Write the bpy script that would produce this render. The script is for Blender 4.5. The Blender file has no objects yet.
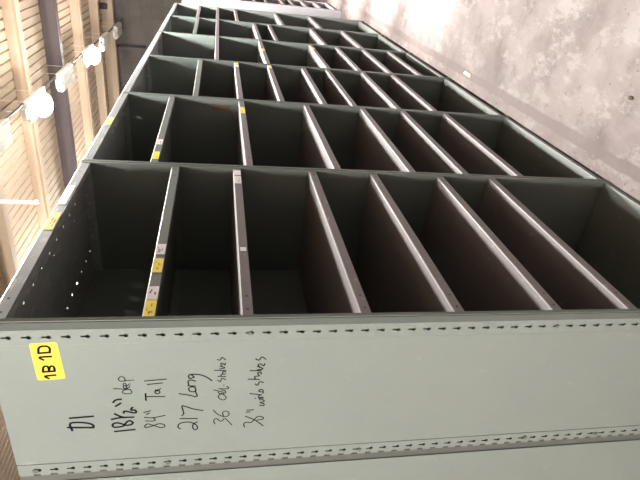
# tuned values
P_GREEN = (.124, .143, .131)
P_TOP = (.30,.315,.315)
P_SHELF = (.185,.170,.170)
P_GSHELF = (.15,.165,.148)
P_BEIGE = (.56,.44,.33)
P_F0, P_F1, P_F2, P_F3 = (.106,.084,.08), (.15,.123,.117), (.178,.149,.142), (.222,.195,.185)
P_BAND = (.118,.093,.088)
P_W0, P_W1 = (.10,.088,.08), (.135,.12,.11)
P_GLOW = 4
P_LR = (5.4, 4.4, 3.0)
P_LC = (1.0, .97, .93)
P_POW = 40.0
P_ROW = .13
P_LZ = 10.0
P_SOFT = 3.0
P_GP = 3.68
P_AISLE = [(-130, 20, 2.6), (-190, -6, 3.0), (50, -8, .6), (112, -8, 2.1), (185, -9, 2.6), (250, -9, 1.0)]
P_FLOORFILL = [(140, -30, 6.5), (190, -28, 10), (240, -25, 10), (290, -22, 10)]
P_CEILFILL = [(172, 116, .24), (262, 116, .24)]
P_EXP = 2.95
WRITING = {
 'D1': (0.16, [[(11.65, 78.89), (11.84, 76.61)], [(12.11, 78.51), (11.37, 78.64), (11.05, 78.44), (11.09, 77.53), (11.35, 76.79), (11.71, 76.6), (11.85, 76.95)], [(10.43, 78.56), (10.33, 76.52)]]),
 '18 1/2" deep': (0.15, [[(12.54, 74.81), (12.41, 72.95)], [(11.45, 73.06), (11.17, 73.32), (11.32, 73.61), (11.8, 73.93), (11.91, 74.16), (11.96, 74.73), (11.72, 74.93), (11.44, 74.8), (11.37, 74.46), (11.54, 74.08), (11.77, 73.7), (11.69, 73.24), (11.45, 73.06)], [(10.87, 74.95), (10.69, 74.07), (10.72, 72.95)], [(10.15, 74.62), (10.51, 74.17), (10.71, 73.74)], [(10.12, 73.81), (9.88, 73.74), (9.94, 73.41), (10.14, 72.92), (10.09, 72.69), (9.78, 72.78), (9.76, 73.12), (9.56, 73.08), (9.4, 72.98)], [(8.67, 74.63), (8.37, 74.39), (8.29, 73.9)], [(9.17, 74.46), (8.8, 73.99)]]),
 'deep': (0.07, [[(6.91, 74.46), (7.11, 73.0)], [(7.09, 73.32), (7.22, 73.66), (7.49, 73.71), (7.64, 73.36), (7.6, 73.0), (7.35, 72.91), (7.12, 73.08)], [(6.98, 73.24), (6.66, 73.4), (6.68, 73.59), (6.93, 73.53), (6.92, 73.2), (6.64, 73.02)], [(6.63, 73.32), (6.34, 73.39), (6.37, 73.59), (6.59, 73.56), (6.61, 73.26), (6.37, 73.01)], [(5.96, 72.66), (5.99, 73.46)], [(6.07, 73.41), (5.64, 73.43), (5.49, 73.71), (5.71, 73.95), (6.02, 73.82), (6.04, 73.41)]]),
 '84" Tall': (0.085, [[(11.81, 71.9), (12.01, 72.03), (12.23, 71.9), (12.05, 71.32), (11.8, 70.73), (11.93, 70.27), (12.23, 70.2), (12.34, 70.58), (11.97, 71.26), (11.73, 71.7), (11.88, 71.94)], [(10.81, 72.0), (10.94, 71.27), (10.68, 70.11)], [(11.3, 71.91), (11.38, 71.23), (11.19, 71.03), (10.92, 71.26)], [(10.17, 72.02), (9.97, 71.39)], [(10.44, 71.81), (10.29, 71.52)], [(7.66, 71.72), (8.62, 71.72)], [(7.74, 71.76), (8.54, 71.76)], [(8.09, 71.69), (8.2, 70.02)], [(7.28, 70.82), (7.6, 70.89), (7.8, 70.7), (7.62, 70.45), (7.26, 70.63), (7.48, 70.75), (7.15, 70.37)], [(6.57, 71.52), (6.45, 70.18)], [(6.13, 71.75), (5.99, 69.83)]]),
 '217 Long': (0.095, [[(12.67, 68.71), (12.44, 68.94), (12.04, 68.87), (11.81, 68.51), (11.81, 67.8), (12.26, 67.21), (12.72, 67.1), (12.93, 67.34), (12.59, 67.55), (12.07, 67.47), (11.8, 67.09)], [(11.24, 68.71), (11.36, 67.09)], [(10.85, 68.55), (10.52, 68.37), (9.58, 68.52), (9.6, 68.24), (10.03, 67.43), (10.28, 66.55)], [(7.92, 68.72), (8.1, 67.98), (8.38, 67.13), (7.77, 67.24)], [(7.77, 67.24), (7.24, 67.27), (7.1, 67.65), (7.33, 67.86), (7.66, 67.73), (7.72, 67.35), (7.45, 67.21)], [(7.02, 67.23), (6.93, 67.94)], [(6.85, 67.85), (6.38, 67.9), (6.23, 67.67), (6.38, 67.23)], [(5.86, 67.33), (6.04, 67.73), (5.72, 67.86), (5.53, 67.67), (5.81, 67.39)], [(5.53, 67.72), (5.57, 66.94), (5.91, 66.27), (6.41, 65.75)]]),
 '36 adj. shelves': (0.075, [[(12.27, 65.41), (11.78, 65.54), (11.5, 65.3), (11.93, 64.81), (11.56, 64.45), (12.54, 63.76)], [(10.3, 65.58), (10.88, 65.19), (11.27, 64.58), (11.18, 64.16), (10.79, 64.08), (10.52, 64.38), (10.71, 64.71), (11.24, 64.58)], [(8.1, 64.52), (8.28, 65.04), (8.61, 65.12), (8.96, 64.8), (8.89, 64.48), (8.56, 64.42), (8.08, 64.87)], [(7.6, 65.57), (7.98, 64.64)], [(7.9, 65.16), (8.16, 64.98), (8.1, 64.52), (7.77, 64.52), (7.64, 64.88)], [(7.46, 65.11), (7.53, 64.53), (7.44, 64.16), (7.21, 64.36)], [(7.07, 64.68), (7.04, 64.61)], [(6.36, 65.24), (6.57, 64.98), (6.16, 64.84), (6.34, 64.49)], [(5.89, 65.22), (5.96, 64.5)], [(5.88, 64.88), (5.67, 64.93), (5.64, 64.51)], [(5.6, 64.74), (5.36, 64.8), (5.29, 64.66), (5.42, 64.5)], [(5.12, 65.54), (5.21, 64.46)], [(4.99, 65.09), (4.86, 64.58), (4.65, 65.06)], [(4.63, 64.83), (4.32, 64.98), (4.28, 64.82), (4.52, 64.59), (4.25, 64.57)], [(3.81, 65.29), (3.89, 65.02), (3.57, 64.88), (3.88, 64.54)]]),
 '36" wide shelves': (0.09, [[(12.92, 62.51), (12.46, 62.59), (12.26, 62.35), (12.33, 61.91), (12.0, 61.62)], [(11.4, 62.45), (11.91, 61.62), (12.4, 61.1), (12.89, 60.64)], [(12.03, 61.62), (11.53, 61.27), (11.62, 60.77), (11.92, 60.71), (12.02, 61.31)], [(10.81, 62.41), (10.8, 62.02)], [(10.53, 62.36), (10.54, 61.69)], [(9.92, 61.17), (10.03, 60.79), (9.78, 60.72), (9.58, 61.12), (9.47, 60.74), (9.22, 60.84), (9.2, 61.2)], [(9.03, 61.27), (8.99, 60.81)], [(8.97, 61.64), (8.96, 61.57)], [(8.3, 62.15), (8.54, 61.03)], [(8.53, 61.06), (8.69, 61.31), (8.89, 61.25), (8.83, 60.86)], [(8.15, 61.02), (8.05, 61.3), (7.81, 61.21), (7.91, 60.94), (8.33, 60.89)], [(7.04, 61.73), (7.22, 61.46), (6.79, 61.3), (6.92, 60.93)], [(6.39, 62.4), (6.49, 61.34)], [(6.39, 61.7), (6.1, 61.8), (6.03, 61.31)], [(5.93, 61.43), (5.64, 61.54), (5.59, 61.26), (5.81, 61.2)], [(5.33, 62.27), (5.38, 61.22)], [(5.25, 61.6), (5.15, 61.06), (4.81, 61.6)], [(4.98, 61.36), (4.63, 61.55), (4.52, 61.33), (4.78, 61.02), (4.5, 60.94)], [(3.88, 61.82), (4.05, 61.5), (3.67, 61.25), (3.98, 60.86)]]),
 'S1B1D': (0.16, [[(2.48, 80.08), (2.42, 79.2)], [(2.48, 80.08), (2.0, 80.01), (1.76, 79.79), (1.75, 79.33), (2.0, 79.14), (2.42, 79.2)], [(2.89, 79.12), (2.94, 80.08), (3.26, 79.78)], [(4.61, 80.02), (4.55, 79.08)], [(4.55, 79.08), (4.12, 79.08), (3.97, 79.23), (4.1, 79.42), (4.53, 79.54)], [(4.39, 79.52), (4.01, 79.57), (3.97, 79.78), (4.14, 79.94), (4.61, 80.02)], [(5.02, 79.06), (5.12, 79.94), (5.4, 79.65)]]),
}
import bpy, bmesh, math, random
from mathutils import Vector, Matrix
from mathutils.geometry import tessellate_polygon
random.seed(7)
S = 0.0254                      # everything below is measured in inches, as the shop sells it
SC = bpy.context.scene
COL = SC.collection

# ------------------------------------------------------------------ materials
def new_mat(name):
    m = bpy.data.materials.new(name); m.use_nodes = True
    nt = m.node_tree
    return m, nt, nt.nodes['Principled BSDF']

def N(nt, t, **kw):
    n = nt.nodes.new(t)
    for k, v in kw.items(): setattr(n, k, v)
    return n

def coords(nt, scale=(1, 1, 1)):
    g = N(nt, 'ShaderNodeNewGeometry'); mp = N(nt, 'ShaderNodeMapping')
    mp.inputs['Scale'].default_value = scale
    nt.links.new(g.outputs['Position'], mp.inputs['Vector'])
    return mp.outputs['Vector']

def noise(nt, vec, scale, detail=4, rough=.6):
    n = N(nt, 'ShaderNodeTexNoise'); n.inputs['Scale'].default_value = scale
    n.inputs['Detail'].default_value = detail; n.inputs['Roughness'].default_value = rough
    nt.links.new(vec, n.inputs['Vector']); return n.outputs['Fac']

def ramp(nt, fac, stops):
    r = N(nt, 'ShaderNodeValToRGB'); e = r.color_ramp.elements
    while len(e) < len(stops): e.new(.5)
    for el, (p, c) in zip(e, stops):
        el.position = p; el.color = (c[0], c[1], c[2], 1) if not isinstance(c, (int, float)) else (c, c, c, 1)
    nt.links.new(fac, r.inputs['Fac']); return r.outputs['Color']

def mix(nt, fac, a, b, mode='MIX'):
    m = N(nt, 'ShaderNodeMix', data_type='RGBA', blend_type=mode)
    for i, v in ((0, fac), (6, a), (7, b)):
        if hasattr(v, 'links'): nt.links.new(v, m.inputs[i])
        else: m.inputs[i].default_value = v if i == 0 else (v[0], v[1], v[2], 1)
    return m.outputs[2]

def painted(name, c, rough=.45, wear=(.55, .52, .5), amount=.25, spec=.4, scuff=(40, 40, 40), metallic=0, lo=.62, hi=.7, mottled=.12):
    m, nt, b = new_mat(name)
    v = coords(nt)
    base = mix(nt, noise(nt, v, 3.5, 3), [x*(1-mottled) for x in c], [x*(1+mottled) for x in c])
    sv = coords(nt, scuff)
    mask = ramp(nt, noise(nt, sv, 1.0, 6, .7), [(lo, 0), (hi, amount)])
    col = mix(nt, mask, base, wear)
    nt.links.new(col, b.inputs['Base Color'])
    b.inputs['Roughness'].default_value = rough
    b.inputs['Specular IOR Level'].default_value = spec
    b.inputs['Metallic'].default_value = metallic
    return m

def plain(name, c, rough=.6, metallic=0, spec=.4):
    m, nt, b = new_mat(name)
    v = coords(nt)
    col = mix(nt, noise(nt, v, 30, 3), [x*.93 for x in c], [x*1.07 for x in c])
    nt.links.new(col, b.inputs['Base Color'])
    b.inputs['Roughness'].default_value = rough; b.inputs['Metallic'].default_value = metallic
    b.inputs['Specular IOR Level'].default_value = spec
    return m

def glow(name, c, strength):
    m, nt, b = new_mat(name)
    b.inputs['Base Color'].default_value = (.9, .9, .88, 1)
    b.inputs['Emission Color'].default_value = (*c, 1)
    b.inputs['Emission Strength'].default_value = strength
    return m

GREEN   = painted('sage_green_steel', P_GREEN, rough=.42, amount=.06, scuff=(16, 16, 16), mottled=.07)
TOPBAND = painted('frontlit_green_lip', P_TOP, rough=.34, amount=.5, wear=(.8, .8, .78), scuff=(14, 60, 60), lo=.55, hi=.68, metallic=.15)  # paler than the other shelves: front light and glare put into the colour
SHELF   = painted('scuffed_grey_steel', P_SHELF, rough=.5, amount=.6, wear=(.5, .47, .46), scuff=(24, 50, 50), lo=.61, hi=.7)
GSHELF  = painted('scuffed_green_steel', P_GSHELF, rough=.45, amount=.5, wear=(.62, .6, .57), scuff=(30, 60, 60), lo=.62, hi=.72)
FARWHITE = painted('pale_grey_steel', (.34, .33, .355), rough=.5, amount=.1)
FARSHELF = painted('pinkish_grey_steel', (.3, .27, .265), rough=.5, amount=.3)
INK     = plain('black_marker_ink', (.004, .004, .004), rough=.8, spec=.1)
STICKY  = plain('bright_yellow_sticker', (.40, .315, .028), rough=.5)
YELLOW  = plain('yellow_sticker', (.88, .72, .10), rough=.5)
LEMON   = plain('pale_yellow_sticker', (.80, .70, .18), rough=.5)
WHITEST = plain('white_sticker', (.74, .71, .72), rough=.55)
TAPE    = painted('torn_white_tape', (.78, .79, .80), rough=.4, amount=.5, wear=(.4, .42, .42), scuff=(60, 60, 60))
BROWN   = plain('brown_paper_label', (.16, .10, .06), rough=.7)
PRINT   = plain('faded_print', (.10, .09, .10), rough=.7)
REDPRINT = plain('orange_print', (.50, .24, .05), rough=.7)
BEIGE   = painted('beige_ceiling_paint', P_BEIGE, rough=.7, amount=.1, wear=(.5, .42, .32), scuff=(4, 4, 4), spec=.2, mottled=.05)
DARKBEAM = painted('dark_primer_steel', (.125, .10, .105), rough=.6, amount=.1, spec=.3)
LAMPBOX = plain('white_lamp_housing', (.82, .80, .74), rough=.45)
LAMPDARK = plain('unlit_lamp_diffuser', (.72, .69, .62), rough=.35)
CABLE   = plain('dark_conduit', (.06, .055, .055), rough=.5)
WHITEROD = plain('white_enamel', (.85, .82, .76), rough=.4)
LIT     = glow('lit_lamp_diffuser', (1.0, .93, .82), P_GLOW)
GAPSHADE    = plain('gap_shade_grey_steel', (.06, .064, .058), rough=.5)  # darker than the panels: shade of the recess put into the colour
BOLT    = plain('dull_zinc_bolt', (.10, .105, .10), rough=.5, metallic=.5)
SCRAP   = plain('cream_paper', (.72, .62, .34), rough=.8)
CHIP    = plain('dark_chip', (.05, .035, .025), rough=.8)

def floor_material():
    m, nt, b = new_mat('worn_concrete')
    v = coords(nt)
    c = ramp(nt, noise(nt, v, 2.2, 8, .68), [(.34, P_F0), (.5, P_F1), (.62, P_F2)])
    # scraped light patches and fine grit
    patch = ramp(nt, noise(nt, coords(nt, (1.0, 1.8, 1)), 3.4, 12, .78), [(.52, 0), (.58, .7)])
    c = mix(nt, patch, c, P_F3)
    grey = ramp(nt, noise(nt, coords(nt, (1.3, .9, 1)), 4.2, 10, .74), [(.56, 0), (.62, .5)])
    c = mix(nt, grey, c, [x*.8 for x in P_F0])
    scr = ramp(nt, noise(nt, coords(nt, (3.0, 9.0, 1)), 6.0, 6, .7), [(.64, 0), (.68, .6)])
    c = mix(nt, scr, c, [x*1.3 for x in P_F3])
    grit = ramp(nt, noise(nt, v, 26, 3, .6), [(.64, 0), (.70, .6)])
    c = mix(nt, grit, c, (.085, .066, .06))
    grit2 = ramp(nt, noise(nt, coords(nt, (1.3, .8, 1)), 60, 2, .5), [(.7, 0), (.76, .65)])
    c = mix(nt, grit2, c, (.03, .022, .02))
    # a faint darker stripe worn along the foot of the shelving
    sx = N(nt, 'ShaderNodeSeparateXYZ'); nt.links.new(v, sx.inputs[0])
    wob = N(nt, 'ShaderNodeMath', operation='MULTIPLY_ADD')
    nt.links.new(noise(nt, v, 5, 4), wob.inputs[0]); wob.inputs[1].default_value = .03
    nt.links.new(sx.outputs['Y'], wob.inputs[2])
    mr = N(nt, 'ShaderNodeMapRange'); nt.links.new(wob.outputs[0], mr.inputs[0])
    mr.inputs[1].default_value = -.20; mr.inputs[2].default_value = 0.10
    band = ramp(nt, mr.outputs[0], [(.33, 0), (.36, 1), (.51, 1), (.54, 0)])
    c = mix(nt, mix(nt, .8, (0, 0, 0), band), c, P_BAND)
    nt.links.new(c, b.inputs['Base Color'])
    r = ramp(nt, noise(nt, v, 4, 5), [(.3, .5), (.7, .68)])
    nt.links.new(r, b.inputs['Roughness'])
    b.inputs['Specular IOR Level'].default_value = .22
    bp = N(nt, 'ShaderNodeBump'); bp.inputs['Strength'].default_value = .12; bp.inputs['Distance'].default_value = .01
    nt.links.new(noise(nt, v, 18, 6), bp.inputs['Height']); nt.links.new(bp.outputs[0], b.inputs['Normal'])
    return m
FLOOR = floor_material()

def block_material():
    m, nt, b = new_mat('grey_concrete_block')
    g = N(nt, 'ShaderNodeNewGeometry'); sx = N(nt, 'ShaderNodeSeparateXYZ'); cx = N(nt, 'ShaderNodeCombineXYZ')
    nt.links.new(g.outputs['Position'], sx.inputs[0])
    ad = N(nt, 'ShaderNodeMath', operation='ADD')
    nt.links.new(sx.outputs['X'], ad.inputs[0]); nt.links.new(sx.outputs['Y'], ad.inputs[1])
    nt.links.new(ad.outputs[0], cx.inputs['X']); nt.links.new(sx.outputs['Z'], cx.inputs['Y'])
    br = N(nt, 'ShaderNodeTexBrick'); nt.links.new(cx.outputs[0], br.inputs['Vector'])
    br.inputs['Scale'].default_value = 1; br.inputs['Brick Width'].default_value = .406; br.inputs['Row Height'].default_value = .203
    br.inputs['Mortar Size'].default_value = .006
    br.inputs['Color1'].default_value = (*P_W0, 1); br.inputs['Color2'].default_value = (*P_W1, 1)
    br.inputs['Mortar'].default_value = (P_W0[0]*.75, P_W0[1]*.75, P_W0[2]*.75, 1)
    v = coords(nt)
    c = mix(nt, ramp(nt, noise(nt, v, 2.2, 5), [(.35, 0), (.65, .6)]), br.outputs['Color'], [x*1.35 for x in P_W1])
    nt.links.new(c, b.inputs['Base Color']); b.inputs['Roughness'].default_value = .85
    return m
BLOCK = block_material()

# ------------------------------------------------------------------ mesh helpers (inches)
def link(name, bm, mats, parent=None, loc=(0, 0, 0), smooth=False, weld=True):
    if weld: bmesh.ops.remove_doubles(bm, verts=bm.verts, dist=1e-4)
    bmesh.ops.recalc_face_normals(bm, faces=bm.faces)
    me = bpy.data.meshes.new(name)
    for v in bm.verts: v.co *= S
    bm.to_mesh(me); bm.free()
    for m in (mats if isinstance(mats, (list, tuple)) else [mats]): me.materials.append(m)
    if smooth:
        for p in me.polygons: p.use_smooth = True
    o = bpy.data.objects.new(name, me); COL.objects.link(o)
    if parent: o.parent = parent
    o.location = Vector(loc)*S
    return o

def solid(o, t, off=-1):
    md = o.modifiers.new('thickness', 'SOLIDIFY'); md.thickness = t*S; md.offset = off
    return o

def bev(o, w=.08, n=2):
    md = o.modifiers.new('edge', 'BEVEL'); md.width = w*S; md.segments = n; md.limit_method = 'ANGLE'; md.angle_limit = math.radians(50)
    return o

def box(bm, a, b, mi=0):
    vs = [bm.verts.new((x, y, z)) for x in (a[0], b[0]) for y in (a[1], b[1]) for z in (a[2], b[2])]
    for q in ((0, 1, 3, 2), (4, 6, 7, 5), (0, 4, 5, 1), (2, 3, 7, 6), (0, 2, 6, 4), (1, 5, 7, 3)):
        f = bm.faces.new([vs[i] for i in q]); f.material_index = mi
    return bm

def quad(bm, *pts, mi=0):
    f = bm.faces.new([bm.verts.new(p) for p in pts]); f.material_index = mi; return f

def holed(bm, outer, holes, to3, mi=0):
    """a flat sheet with real holes through it; outlines in 2D, to3 places them"""
    polys = [[Vector((x, y, 0)) for x, y in outer]] + [[Vector((x, y, 0)) for x, y in h] for h in holes]
    flat = [p for q in polys for p in q]
    vs = [bm.verts.new(to3(p.x, p.y)) for p in flat]
    for t in tessellate_polygon(polys):
        try: f = bm.faces.new([vs[i] for i in t]); f.material_index = mi
        except ValueError: pass

def circle(cx, cy, r, n=10):
    return [(cx+r*math.cos(2*math.pi*i/n), cy+r*math.sin(2*math.pi*i/n)) for i in range(n)]

def keyhole(cy, cz):
    """round head below, slot above (in the y, z plane)"""
    r, w, up = .2, .08, .56
    a0 = math.asin(w/r); pts = []
    n = 10
    for i in range(n+1):
        a = math.pi/2 + a0 + (2*math.pi-2*a0)*i/n
        pts.append((cy+r*math.cos(a), cz+r*math.sin(a)))
    pts += [(cy+w, cz+up), (cy-w, cz+up)]
    return pts

def extrude_profile(bm, prof, x0, x1, closed=False, mi=0):
    n = len(prof)
    A = [bm.verts.new((x0, y, z)) for y, z in prof]; B = [bm.verts.new((x1, y, z)) for y, z in prof]
    for i in range(n if closed else n-1):
        j = (i+1) % n
        f = bm.faces.new((A[i], A[j], B[j], B[i])); f.material_index = mi
    if closed:
        bm.faces.new(A); bm.faces.new(B[::-1])

def tube(bm, pts, r, n=8, mi=0):
    pts = [Vector(p) for p in pts]; rings = []
    for i, p in enumerate(pts):
        d = (pts[min(i+1, len(pts)-1)] - pts[max(i-1, 0)]).normalized()
        u = d.cross(Vector((0, 0, 1)) if abs(d.z) < .9 else Vector((1, 0, 0))).normalized(); w = d.cross(u)
        rr = r[i] if isinstance(r, (list, tuple)) else r
        rings.append([bm.verts.new(p + (u*math.cos(2*math.pi*k/n) + w*math.sin(2*math.pi*k/n))*rr) for k in range(n)])
    for a, b in zip(rings, rings[1:]):
        for k in range(n): bm.faces.new((a[k], a[(k+1) % n], b[(k+1) % n], b[k])).material_index = mi
    bm.faces.new(rings[0][::-1]).material_index = mi; bm.faces.new(rings[-1]).material_index = mi

def empty(name, loc, label, cat, group=None):
    o = bpy.data.objects.new(name, None); COL.objects.link(o); o.location = Vector(loc)*S
    o.empty_display_size = .1
    return tag(o, label, cat, group)

def tag(o, label=None, cat=None, group=None, kind=None):
    for k, v in (('label', label), ('category', cat), ('group', group), ('kind', kind)):
        if v: o[k] = v
    return o

def structure(o): o['kind'] = 'structure'; return o
BM = bmesh.new
# ------------------------------------------------------------------ steel shelving
PITCH, WID, DEP, HGT, PW = 36.0, 36.0, 18.2, 84.0, 1.3

def end_panel(parent, x, y0, mat, name='end_panel', nslots=56, flip=False, detailed=True):
    """the closed end of a run: sheet, two punched corner strips, notched rear edge"""
    bm = BM()
    pitch = 1.525; top = HGT
    strips = [(0.04, 1.62, .78), (16.62, 18.2, 17.42)]
    for si, (a, b, c) in enumerate(strips):
        z1 = top
        zs = [top-1.874-pitch*i for i in range(54)]
        edges = [top] + [(p+q)/2 + .2 for p, q in zip(zs, zs[1:])] + [0.0]
        for i, z in enumerate(zs):
            hi, lo = edges[i], edges[i+1]
            if si == 1:      # notched outer edge
                outer = [(a, lo), (b, lo), (b, z-.05), (b-.26, z-.05), (b-.26, z+.6), (b, z+.6), (b, hi), (a, hi)]
            else: outer = [(a, lo), (b, lo), (b, hi), (a, hi)]
            holed(bm, outer, [keyhole(c, z)], lambda p, q: (x, y0+p, q))
    # folded corner at the front, shallow press line beside each strip
    extrude = [(1.62, x), (1.66, x+.02), (1.70, x)]
    for (p, q), (p2, q2) in zip(extrude, extrude[1:]):
        quad(bm, (q, y0+p, 0), (q2, y0+p2, 0), (q2, y0+p2, HGT), (q, y0+p, HGT))
    quad(bm, (x, y0+1.70, 0), (x, y0+16.5, 0), (x, y0+16.5, HGT), (x, y0+1.70, HGT))
    for (p, q), (p2, q2) in zip([(16.5, x), (16.53, x+.12), (16.59, x+.12), (16.62, x)], [(16.53, x+.12), (16.59, x+.12), (16.62, x)]):
        quad(bm, (q, y0+p, 0), (q2, y0+p2, 0), (q2, y0+p2, HGT), (q, y0+p, HGT))
    for v in bm.verts: v.co.x += .02
    return solid(link(name, bm, mat, parent), .04, 0)

def post(parent, x0, y0, mat, z1=HGT, x1=None, name='front_post', end=False):
    """front corner post: box edge with two rolled grooves on its face"""
    x1 = x1 or x0+PW
    w = x1-x0
    prof = [(x0, 1.2), (x0, .03), (x0+.10, 0), (x0+w*.40, 0), (x0+w*.44, .07), (x0+w*.52, .07), (x0+w*.56, 0), (x0+w-.12, 0), (x0+w, .08), (x0+w, 1.2)]
    if end: prof = [(x0+.32, 1.2), (x0+.32, .2), (x0+.03, .1), (x0-.02, .05), (x0-.02, .0), (x0+.05, -.04), (x0+.5, -.34), (x0+.55, -.31), (x0+.6, -.31), (x0+.65, -.4), (x0+.98, -.48), (x0+1.03, -.4), (x0+1.05, 1.2)]
    bm = BM()
    A = [bm.verts.new((x, y0+y, 0)) for x, y in prof]; B = [bm.verts.new((x, y0+y, z1)) for x, y in prof]
    for i in range(len(prof)-1): bm.faces.new((A[i], A[i+1], B[i+1], B[i]))
    bm.faces.new((A[-1], A[0], B[0], B[-1])); bm.faces.new(A); bm.faces.new(B[::-1])
    return link(name, bm, mat, parent)

def upright(parent, x0, y0, mat, dep=DEP):
    """side frame shared by two bays: punched sheet on each face"""
    o = BM()
    for xs in (x0+.30, x0+1.0):
        zs = [HGT-2.0-3.05*i for i in range(27)]
        edges = [HGT] + [(p+q)/2 for p, q in zip(zs, zs[1:])] + [0.0]
        for i, z in enumerate(zs):
            for a, b, c in ((1.1, 3.0, 1.95), (15.2, 17.2, 16.2)):
                holed(o, [(a, edges[i+1]), (b, edges[i+1]), (b, edges[i]), (a, edges[i])],
                      [[(c-.1, z-.3), (c+.1, z-.3), (c+.1, z+.3), (c-.1, z+.3)]], lambda p, q: (xs, y0+p, q))
        quad(o, (xs, y0+3.0, 0), (xs, y0+15.2, 0), (xs, y0+15.2, HGT), (xs, y0+3.0, HGT))
        quad(o, (xs, y0+17.2, 0), (xs, y0+dep-.2, 0), (xs, y0+dep-.2, HGT), (xs, y0+17.2, HGT))
    quad(o, (x0+.65, y0+1.1, 0), (x0+.65, y0+dep-.2, 0), (x0+.65, y0+dep-.2, HGT), (x0+.65, y0+1.1, HGT))
    quad(o, (x0+.3, y0+1.1, HGT), (x0+1.0, y0+1.1, HGT), (x0+1.0, y0+dep-.2, HGT), (x0+.3, y0+dep-.2, HGT))
    return solid(link('upright_panel', o, mat, parent), .03, 0)

def shelf(parent, x0, x1, y0, z, mat, name='shelf', holes=(), lip=1.1, dep=17.9, peg=True):
    """box-edge shelf: punched lip with a rolled top corner, deck, end and rear flanges"""
    bm = BM(); f = .06
    hs = []
    if peg:
        for hx in (x0+1.2, x0+3.2, x1-3.2, x1-1.2): hs.append(circle(hx, z-.62, .13, 8))
    holed(bm, [(x0, z-lip), (x1, z-lip), (x1, z-.14), (x0, z-.14)], hs, lambda p, q: (p, y0+f, q))
    quad(bm, (x0, y0+f, z-.14), (x1, y0+f, z-.14), (x1, y0+f+.05, z-.04), (x0, y0+f+.05, z-.04))
    quad(bm, (x0, y0+f+.05, z-.04), (x1, y0+f+.05, z-.04), (x1, y0+f+.16, z), (x0, y0+f+.16, z))
    if holes:
        holed(bm, [(x0, y0+f+.16), (x1, y0+f+.16), (x1, y0+dep), (x0, y0+dep)],
              [circle(hx, y0+hy, hr, 8) for hx, hy, hr in holes], lambda p, q: (p, q, z))
    else: quad(bm, (x0, y0+f+.16, z), (x1, y0+f+.16, z), (x1, y0+dep, z), (x0, y0+dep, z))
    quad(bm, (x0, y0+f, z-lip), (x1, y0+f, z-lip), (x1, y0+.95, z-lip), (x0, y0+.95, z-lip))
    quad(bm, (x0, y0+dep, z), (x1, y0+dep, z), (x1, y0+dep, z-lip), (x0, y0+dep, z-lip))
    for x in (x0, x1):
        quad(bm, (x, y0+f+.16, z), (x, y0+dep, z), (x, y0+dep, z-lip), (x, y0+f+.16, z-lip))
    o = link(name, bm, mat, parent)
    return solid(o, .04, -1)

def sticker(parent, xa, xb, y0, za, zb, mat, name='label_sticker', marks=None, label=None, tilt=0):
    """a paper label stuck on a shelf lip (facing the aisle)"""
    bm = BM(); y = y0+.06
    t = tilt
    P = [(xa, y-.03, za-t), (xb, y-.03, za+t), (xb, y-.03, zb+t), (xa, y-.03, zb-t)]
    Q = [(a, y-.002, c) for a, b, c in P]
    vs = [bm.verts.new(p) for p in P+Q]
    for q in ((0, 1, 2, 3), (7, 6, 5, 4), (0, 4, 5, 1), (1, 5, 6, 2), (2, 6, 7, 3), (3, 7, 4, 0)): bm.faces.new([vs[i] for i in q])
    if marks:
        for k in range(marks):
            u = xa+(xb-xa)*random.uniform(.12, .7); w = (xb-xa)*random.uniform(.1, .2)
            h = za+(zb-za)*random.uniform(.2, .75)
            box(bm, (u, y-.036, h), (u+w, y-.029, h+random.uniform(.06, .14)), 1)
    o = link(name, bm, [mat, REDPRINT if mat in (YELLOW, LEMON) else PRINT], parent, weld=False)
    if label: o['label'] = label
    return o

def stroke(bm, pts, w, x):
    """one pen stroke laid on the end panel; pts are (y, z)"""
    P = [Vector((0, a, b)) for a, b in pts]
    if len(P) > 2:            # soften the hand's corners
        Q = []
        for i in range(len(P)-1):
            p0, p1, p2, p3 = P[max(i-1, 0)], P[i], P[i+1], P[min(i+2, len(P)-1)]
            for k in range(4):
                t = k/4
                Q.append(.5*((2*p1)+(-p0+p2)*t+(2*p0-5*p1+4*p2-p3)*t*t+(-p0+3*p1-3*p2+p3)*t**3))
        P = Q+[P[-1]]
    tr = .012; h = w/2
    L, R = [], []
    for i, p in enumerate(P):
        d = P[min(i+1, len(P)-1)]-P[max(i-1, 0)]
        if d.length < 1e-6: d = Vector((0, 1, 0))
        d.normalize(); n = Vector((0, -d.z, d.y))
        e = -d*h*.6 if i == 0 else d*h*.6 if i == len(P)-1 else Vector()
        L.append(p+n*h+e); R.append(p-n*h+e)
    for i in range(len(P)-1):
        quad(bm, *[(x-tr, q.y, q.z) for q in (L[i], L[i+1], R[i+1], R[i])])

BAYS = [
 (71.85, 63.2, 52.0, 42.45, 31.6, 22.65, 1.35),
 (74.95, 61.3, 47.8, 35.6, 26.5, 16.7, 1.7),
 (70.5, 61.35, 52.7, 43.5, 36.9, 26.9, 18.3, 2.3),
 (66.35, 52.8, 36.2, 27.3, 18.2, 9.2, 2.4),
 (73.55, 66.35, 52.6, 47.0, 30.6, 18.0, 2.7),
 (73.9, 66.35, 58.85, 41.1, 25.9, 2.4)]

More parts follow.
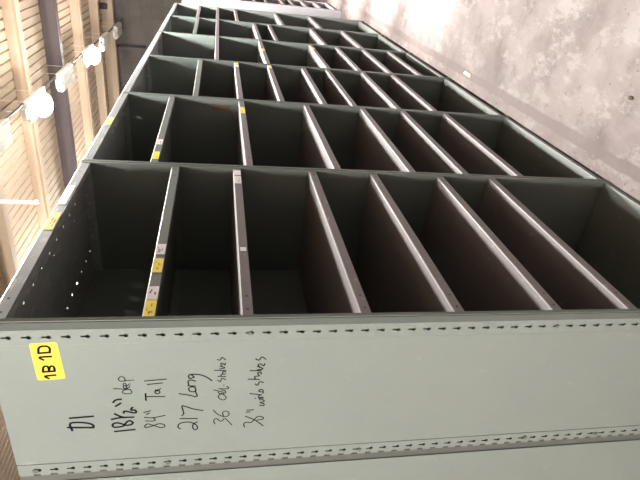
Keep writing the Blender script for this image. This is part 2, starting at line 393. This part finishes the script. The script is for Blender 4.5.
run = empty('shelving_run', (0, 0, 0), 'long green steel shelving run in the foreground with handwriting on its near end', 'shelving')
ep = end_panel(run, 0, 0, GREEN)
post(run, 0, 0, GREEN, end=True)
liner = BM(); box(liner, (.95, 1.2, .05), (1.25, DEP-.3, HGT-.02)); link('side_liner', liner, GREEN, run)
for a in (DEP-1.9,):
    bm = BM(); box(bm, (.16, DEP-.5, 0), (.9, DEP-.3, HGT)); box(bm, (.16, DEP-.3, 0), (.6, DEP+.1, HGT)); link('rear_post', bm, GAPSHADE, run)['label'] = 'rear post with the gap shade put into its grey'
for k in range(1, 7):
    upright(run, PITCH*k, 0, GREEN)
    post(run, PITCH*k, 0, GREEN)
bp = BM()
for k in range(6):
    x0, x1 = PITCH*k+PW, PITCH*(k+1)
    quad(bp, (x0-.2, DEP-.25, 0), (x1+.2, DEP-.25, 0), (x1+.2, DEP-.25, HGT), (x0-.2, DEP-.25, HGT))
    b = link('back_panel', bp, GREEN, run); solid(b, .05, 1); bp = BM()
for k, zs in enumerate(BAYS):
    x0, x1 = PITCH*k+PW+.02, PITCH*(k+1)-.02
    hl = ()
    if k == 0:
        hl = [(8.78+3.1*i, 3.8, .18) for i in range(8)] + [(21.05+2.78*i, 13.8, .17) for i in range(6)] + [(29.2, 5.6, .1), (19.4, 4.9, .1)]
    elif k == 1: hl = [(70.7, 3.9, .17), (63.07, 3.8, .17), (60.05, 3.8, .17), (66.4, 3.8, .12), (69.6, 9.7, .15)]
    else: hl = [(x0+7.5+6.2*i, 3.8, .12) for i in range(4)]
    t = shelf(run, x0, x1, -.02, HGT, TOPBAND, 'top_shelf', hl, lip=1.25, dep=DEP, peg=True)
    t['label'] = 'top shelf with front light and glare put into its pale lip colour'
    if k == 0:
        sticker(t, 16.9, 20.9, -.02, 82.85, 83.8, LEMON, marks=5, label='yellow label')
        tp = sticker(t, 23.0, 28.4, -.02, 82.95, 83.75, TAPE, 'torn_tape', label='scraped white tape residue')
    if k == 1: sticker(t, 52.6, 56.5, -.02, 82.8, 83.8, LEMON, marks=4, label='yellow label')
    for j, z in enumerate(zs):
        last = j == len(zs)-1
        green = (k == 0 and j == 0) or (k == 1 and j == 0) or last or (k in (2, 4) and j == 0)
        sh = shelf(run, x0, x1, 0, z, GSHELF if green else SHELF, 'base_shelf' if last else 'shelf', lip=.85 if last else 1.1)
        if k == 0 and j == 0:
            for a, b, m, nm in ((8.6, 11.2, YELLOW, 'yellow label'), (12.0, 14.1, WHITEST, 'white label'), (4.1, 6.2, WHITEST, 'white label'), (1.6, 4.0, YELLOW, 'yellow label')):
                sticker(sh, a, b, 0, z-1.08, z-.1, m, marks=5, label=nm)
        if k == 0 and j == 1:
            sticker(sh, 30.7, 33.2, 0, z-1.05, z-.12, WHITEST, marks=2, label='white label')
            sticker(sh, 33.6, 35.2, 0, z-1.05, z-.12, TAPE, 'torn_tape', label='torn tape')
            sticker(sh, 12.8, 13.6, 0, z-.95, z-.3, TAPE, 'torn_tape', label='torn tape')
        if k == 1 and j == 0:
            sticker(sh, 38.4, 41.4, 0, z-1.05, z-.1, YELLOW, marks=2, label='yellow label')
            sticker(sh, 44.5, 46.8, 0, z-1.05, z-.1, WHITEST, marks=4, label='white label')
        if k == 1 and j == 1:
            sticker(sh, 63.4, 67.3, 0, z-1.05, z-.15, LEMON, marks=2, label='yellow label')
        if k == 2 and j == 1:
            sticker(sh, 105.6, 107.6, 0, z-1.05, z-.15, YELLOW, marks=2, label='yellow label')
            sticker(sh, 102.6, 105.0, 0, z-1.05, z-.15, WHITEST, marks=1, label='white label')
        if k == 2 and j == 2:
            sticker(sh, 104.4, 107.4, 0, z-1.0, z-.2, LEMON, marks=2, label='yellow label')
        if k == 3 and j in (1, 2):
            sticker(sh, 118+9*j, 121+9*j, 0, z-1.0, z-.15, LEMON, marks=2, label='yellow label')
bm = BM(); box(bm, (72.22, 1.2, 63.1), (72.29, 2.35, 66.6)); link('paper_label', bm, BROWN, run)['label'] = 'brown paper label'

for y, z, r in ((17.3, 30.03, .26), (17.49, 20.6, .26), (17.45, 49.94, .22), (17.5, 70.06, .26), (17.45, 82.44, .3), (.8, 62.46, .2), (.75, 31.9, .2)):
    bm = BM()
    A = [bm.verts.new((-.11, a, b)) for a, b in circle(y, z, r, 6)]; B = [bm.verts.new((.01, a, b)) for a, b in circle(y, z, r*1.12, 6)]
    bm.faces.new(A); bm.faces.new(B[::-1])
    for i in range(6): bm.faces.new((A[i], A[(i+1) % 6], B[(i+1) % 6], B[i]))
    link('bolt', bm, BOLT, ep)
# writing and sticker on the near end
bm = BM(); P = [(1.4, 80.7), (1.3, 78.5), (5.5, 78.3), (5.6, 80.6)]
cy = sum(p[0] for p in P)/4; cz = sum(p[1] for p in P)/4
rp = []
for i in range(4):
    p, q, r = Vector(P[i-1]), Vector(P[i]), Vector(P[(i+1) % 4])
    for t in (0, .5, 1):
        a = q+(p-q).normalized()*.22; c = q+(r-q).normalized()*.22
        rp.append((a*(1-t)**2 + q*2*t*(1-t) + c*t*t))
A = [bm.verts.new((-.006, v.x, v.y)) for v in rp]; B = [bm.verts.new((.004, v.x, v.y)) for v in rp]
bm.faces.new(A); bm.faces.new(B[::-1])
for i in range(len(A)): bm.faces.new((A[i], A[(i+1) % len(A)], B[(i+1) % len(A)], B[i]))
for st in WRITING['S1B1D'][1]:
    n0 = len(bm.faces); stroke(bm, st, .2, 0.0); bm.faces.ensure_lookup_table()
    for f in bm.faces[n0:]: f.material_index = 1
o = link('label_sticker', bm, [STICKY, INK], ep, weld=False); o['label'] = 'yellow sticker reading 1B 1D'
WORDS = [('D1', 'D1', 0, 9), ('18 1/2"', '18 1/2" deep', 0, 9), ('deep', 'deep', 0, 9), ('84"', '84" Tall', 0, 5), ('Tall', '84" Tall', 5, 99),
         ('217', '217 Long', 0, 3), ('Long', '217 Long', 3, 99), ('36', '36 adj. shelves', 0, 2), ('adj.', '36 adj. shelves', 2, 6), ('shelves', '36 adj. shelves', 6, 99),
         ('36"', '36" wide shelves', 0, 5), ('wide', '36" wide shelves', 5, 11), ('shelves', '36" wide shelves', 11, 99)]
for text, key, i0, i1 in WORDS:
    bm = BM(); w, sts = WRITING[key]; w *= 1.35
    for st in sts[i0:i1]: stroke(bm, st, w, 0)
    o = link('marker_writing', bm, INK, ep, weld=False); o['label'] = 'black marker writing: ' + text

# the run standing back to back with it: only its end and top edge show past the first
run2 = empty('shelving_run', (0, DEP+1.12, 0), 'green steel shelving run standing back to back behind the handwritten one', 'shelving')
Y2 = 0
bm = BM(); box(bm, (0, 0, 0), (.08, 18, HGT)); bev(link('end_panel', bm, GREEN, run2), .03, 1)
bm = BM(); box(bm, (.14, -.98, 0.0), (.9, -.02, HGT)); link('rear_post', bm, GAPSHADE, run2)['label'] = 'rear post between the two runs with the gap shade put into its grey'
bm = BM(); box(bm, (.3, -.02, 0), (217.2, .05, HGT)); link('back_panel', bm, GREEN, run2)
for k in range(7):
    bm = BM(); box(bm, (PITCH*k+.3, .06, 0), (PITCH*k+1.0, 17.9, HGT-1.3)); link('upright_panel', bm, GREEN, run2)
for k in range(6):
    for z in (HGT-.02, 64.0, 46.0, 28.0, 2.4):
        bm = BM(); box(bm, (PITCH*k+1.05, .08, z-.06), (PITCH*(k+1)+.25, 17.9, z)); box(bm, (PITCH*k+1.05, 17.84, z-1.1), (PITCH*(k+1)+.25, 17.9, z-.06))
        link('top_shelf' if z > 80 else 'shelf', bm, GSHELF, run2)

# the next run along the aisle, paler, seen past the far end
FX, FY = 267.6, 2.3
run3 = empty('shelving_run', (FX, FY, 0), 'pale grey steel shelving run beyond the far end of the long green one', 'shelving')
ep3 = end_panel(run3, 0, 0, FARWHITE)
post(run3, 0, 0, FARWHITE, end=True)
bm = BM(); box(bm, (.95, 1.2, .05), (1.25, DEP-.3, HGT-.02)); link('side_liner', bm, FARWHITE, run3)
upright(run3, PITCH, 0, FARWHITE); post(run3, PITCH, 0, FARWHITE)
bm = BM(); quad(bm, (1.1, DEP-.25, 0), (36.2, DEP-.25, 0), (36.2, DEP-.25, HGT), (1.1, DEP-.25, HGT)); solid(link('back_panel', bm, FARWHITE, run3), .05, 1)
shelf(run3, PW+.02, PITCH-.02, 0, HGT, FARWHITE, 'top_shelf', lip=1.25)
for z in (72.0, 54.4, 46.6, 40.2, 30.8, 25.4, 18.2, 10.4, 2.6):
    shelf(run3, PW+.02, PITCH-.02, 0, z, FARSHELF, 'shelf' if z > 3 else 'base_shelf')
bm = BM(); box(bm, (-.03, 2.6, 79.8), (.0, 5.6, 81.8)); o = link('label_sticker', bm, YELLOW, ep3); o['label'] = 'yellow sticker'

# ------------------------------------------------------------------ the building
X0, X1, Y0, Y1, HC = -260.0, 384.0, -150.0, 300.0, 144.0
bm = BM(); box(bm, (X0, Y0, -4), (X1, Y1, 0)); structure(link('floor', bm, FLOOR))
bm = BM(); box(bm, (X1, Y0, 0), (X1+8, Y1, HC+6)); structure(link('wall_far', bm, BLOCK))
bm = BM(); box(bm, (X0-8, Y0, 0), (X0, Y1, HC+6)); structure(link('wall_near', bm, BLOCK))
bm = BM(); box(bm, (X0, Y0-8, 0), (X1, Y0, HC+6)); structure(link('wall_right', bm, BLOCK))
bm = BM(); box(bm, (X0, Y1, 0), (X1, Y1+8, HC+6)); structure(link('wall_left', bm, BLOCK))
# fluted deck: wide flats with narrow grooves running along the building
bm = BM(); prof = []; y = Y0; gp = P_GP
while y < Y1:
    prof += [(y, HC), (y+gp-.75, HC+.0), (y+gp-.62, HC+.85), (y+gp-.12, HC+.85)]
    y += gp
prof += [(Y1, HC)]
extrude_profile(bm, prof, X0, X1)
ceil = structure(solid(link('ceiling', bm, BEIGE), .12, 1))
def joist(x, depth, mat, name, w=3.0, web=.4, flange=.5, lip=1.1):
    bm = BM(); z0, z1 = HC-depth, HC-.02
    e = lip
    prof = [(x, z1), (x, z0+flange), (x-e, z0+flange), (x-e, z0), (x+w, z0), (x+w, z0+flange), (x+web, z0+flange), (x+web, z1-flange), (x+w, z1-flange), (x+w, z1)] if e else [(x, z1), (x, z0), (x+w, z0), (x+w, z1)]
    A = [bm.verts.new((a, Y0+.1, b)) for a, b in prof]; B = [bm.verts.new((a, Y1-.1, b)) for a, b in prof]
    for i in range(len(prof)):
        j = (i+1) % len(prof); bm.faces.new((A[i], A[j], B[j], B[i]))
    bm.faces.new(A); bm.faces.new(B[::-1])
    o = bev(link(name, bm, mat, ceil), .12, 2)
    return o
for x in (-95.4, -47.4, .6, 48.6, 96.6, 144.6, 190.5, 288.7, 335.5): joist(x, 5.3, BEIGE, 'ceiling_joist')
o = joist(235.5, 6.8, DARKBEAM, 'ceiling_beam', w=4, lip=0); o['label'] = 'dark steel beam between the beige joists'
o = joist(371.0, 8.0, BEIGE, 'ceiling_joist', w=4); o['label'] = 'deeper joist against the far wall'

# pipe on the far wall
bm = BM()
pts = [(382.4, 51.5, 60), (382.4, 51.5, 121), (382.4, 51.8, 134)] 
tube(bm, [(382.6, 51.6, 117), (382.6, 51.6, 134.5), (382.6, 52.4, 137.6), (382.6, 54.8, 138.8), (382.6, 88, 139.6)], .75, 10)
tag(link('wall_pipe', bm, CABLE, smooth=True), 'dark bent pipe on the grey block wall under the ceiling', 'pipe')
bm = BM(); box(bm, (366.5, 22.5, 139.2), (370.6, 26, 143.6)); box(bm, (363, 23.5, 141), (366.5, 25, 142.4))
tag(bev(link('ceiling_bracket', bm, CABLE), .2, 1), 'small dark bracket on the deep joist near the far wall', 'bracket')

# ------------------------------------------------------------------ ceiling lights
def lamp(x, y, z, lit, label, group=None, power=0.0, down=False, cone=152):
    t = empty('ceiling_light', (x, y, z), label, 'light', group)
    bm = BM()      # housing: stepped box with a narrow neck at the cable end
    prof = [(-3.6, 2.2), (-4.1, .3), (-3.8, 0), (3.8, 0), (4.1, .3), (3.6, 2.2)]
    extrude_profile(bm, prof, -9.0, 11.5, closed=True)
    bev(link('housing', bm, LAMPBOX, t), .25, 2)
    bm = BM(); box(bm, (-12.0, -1.9, .3), (-9.0, 1.9, 1.8)); bev(link('end_connector', bm, LAMPBOX, t), .25, 2)
    for s in (-1, 1):
        bm = BM()
        if lit: continue
        box(bm, (-8.0, s*2.0-1.6, -.55), (10.6, s*2.0+1.6, .02)); bev(link('diffuser', bm, LAMPDARK, t), .35, 3)
    if lit:
        bm = BM(); bmesh.ops.create_uvsphere(bm, u_segments=20, v_segments=12, radius=1)
        for v in bm.verts: v.co = Vector((v.co.x*P_LR[0]+1, v.co.y*P_LR[1], v.co.z*P_LR[2]-P_LR[2]*.55))
        link('bloom_globe', bm, LIT, t, smooth=True)  # diffuser swollen into a globe, so its shape carries the bloom
    for sx in (-6, 8):
        bm = BM(); tube(bm, [(sx, -2.9, 2.1), (sx, -2.9, HC-z-.1)], .07, 6); link('hanger_rod', bm, LAMPBOX, t)
    if lit:
        ld = bpy.data.lights.new('lamp_light', 'SPOT' if down else 'POINT'); ld.energy = power*P_POW; ld.color = P_LC; ld.shadow_soft_size = 6.5*S
        if down: ld.spot_size = math.radians(cone); ld.spot_blend = .35 if cone > 90 else .8
        lo = bpy.data.objects.new('lamp_light', ld); COL.objects.link(lo); lo.parent = t; lo.location = Vector((1, 0, -P_LR[2]*1.55-1))*S
        lo.location.z = -P_LZ*S
        ld.shadow_soft_size = P_SOFT*S
    return t
ROW = [(128, 33.0, False, 'unlit white ceiling light cut by the left edge of the photo'),
       (169, 33.4, True, 'glowing white ceiling light, the larger and nearer of the two in view'),
       (212.6, 33.9, False, 'unlit white ceiling light between the two glowing ones'),
       (261, 34.3, True, 'glowing white ceiling light, the smaller and farther of the two in view'),
       (305, 35.2, False, 'unlit white ceiling light just beyond the farther glowing one'),
       (351, 36.2, False, 'unlit white ceiling light farthest along, in front of the grey wall')]
for x, y, lit, lb in ROW: lamp(x, y, 130, lit, lb, power=P_ROW)
# unseen: aisle row read from lit shelf edges, first pair added for end panel
AISLE = P_AISLE
for i, (x, y, pw) in enumerate(AISLE):
    lamp(x, y, 130, True, 'unseen ceiling light over the open floor: aisle row inferred, near pair added', 'aisle ceiling lights', power=pw, down=i > 1)

for x, y, pw in P_FLOORFILL: lamp(x, y, 130, True, 'unseen downlight added to brighten the floor in the middle of the aisle', 'added aisle downlights', power=pw, down=True, cone=32)  # narrow unseen spots added to brighten the aisle floor
for x, y, pw in P_CEILFILL: lamp(x, y, 130, True, 'unseen ceiling light added beyond the back of the shelving to brighten the ceiling', 'added lights beyond the shelving', power=pw)  # unseen pair added to brighten the ceiling behind the top-shelf holes
# cable along the row, sagging between the lights
bm = BM(); pts = []
xs = [60] + [r[0] for r in ROW] + [383]
for i in range(len(xs)-1):
    for k in range(6):
        t = k/6; x = xs[i]+(xs[i+1]-xs[i])*t
        pts.append((x, 31.6-.0+ (x-131)*.0145 - 1.6, 132.6 - 1.1*math.sin(math.pi*t)))
pts.append((383, 33.6, 132.6))
tube(bm, pts, .42, 8)
tag(link('lighting_cable', bm, CABLE, smooth=True), 'dark cable strung along the row of ceiling lights', 'cable')
bm = BM()
tube(bm, [(118, 24.0, 138), (136, 25.5, 131.5), (147, 29.5, 131.5), (150, 29.4, 131.9)], .14, 6)
tag(link('thin_wire', bm, CABLE, smooth=True), 'thin wire joining the lighting cable left of the nearer glowing light', 'wire')
bm = BM()
tube(bm, [(92, 34.5, 143.9), (92, 34.5, 109.4)], [.42, .55], 10); tube(bm, [(92, 34.5, 110.6), (92, 34.5, 109.8), (92, 34.5, 109.0)], [.6, .78, .5], 10)
tag(link('hanging_rod', bm, WHITEROD, smooth=True), 'white rod hanging from the ceiling left of the shelving', 'rod')

# litter on the floor
bm = BM(); vs = [(-2.0, -.35, .0), (1.6, -.5, .0), (2.1, .3, .0), (-1.5, .5, .0)]
A = [bm.verts.new(v) for v in vs]; B = [bm.verts.new((a, b, .25+.15*(a > 0))) for a, b, c in vs]
bm.faces.new(A[::-1]); bm.faces.new(B)
for i in range(4): bm.faces.new((A[i], A[(i+1) % 4], B[(i+1) % 4], B[i]))
tag(link('paper_scrap', bm, SCRAP, loc=(98.6, -3.4, 0)), 'cream scrap on the concrete floor beside the shelving base', 'scrap')
bm = BM(); bmesh.ops.create_icosphere(bm, subdivisions=1, radius=.5)
for v in bm.verts: v.co = Vector((v.co.x*1.3, v.co.y*.8, max(v.co.z*.6, -.1)+.1))
tag(link('floor_chip', bm, CHIP, loc=(38.9, -13.5, 0)), 'small dark chip lying on the open concrete floor', 'chip')

# ------------------------------------------------------------------ camera, world, view
R = [[-0.16210854552225984, -0.10766862863356721, -0.9808813821644412], [-0.5028205774928738, 0.8643106329579971, -0.011772705953990242], [0.8490537593806355, 0.4912988867928698, -0.19425014161564078]]
cam = bpy.data.cameras.new('camera'); co = bpy.data.objects.new('camera', cam); COL.objects.link(co)
Mx = Matrix(((R[0][0], -R[1][0], -R[2][0]), (R[0][1], -R[1][1], -R[2][1]), (R[0][2], -R[1][2], -R[2][2])))
co.matrix_world = Matrix.Translation(Vector((-36.8076, -30.1513, 65.5859))*S) @ Mx.to_4x4()
cam.sensor_width = 36; cam.sensor_fit = 'HORIZONTAL'; cam.lens = 528.208/640*36
cam.clip_start = .02; cam.clip_end = 100
SC.camera = co
w = bpy.data.worlds.new('world'); SC.world = w; w.use_nodes = True
w.node_tree.nodes['Background'].inputs[0].default_value = (1, .97, .93, 1)
w.node_tree.nodes['Background'].inputs[1].default_value = .02
SC.view_settings.view_transform = 'Standard'; SC.view_settings.look = 'None'
SC.view_settings.exposure = P_EXP; SC.view_settings.gamma = 1
SC.view_settings.use_curve_mapping = False
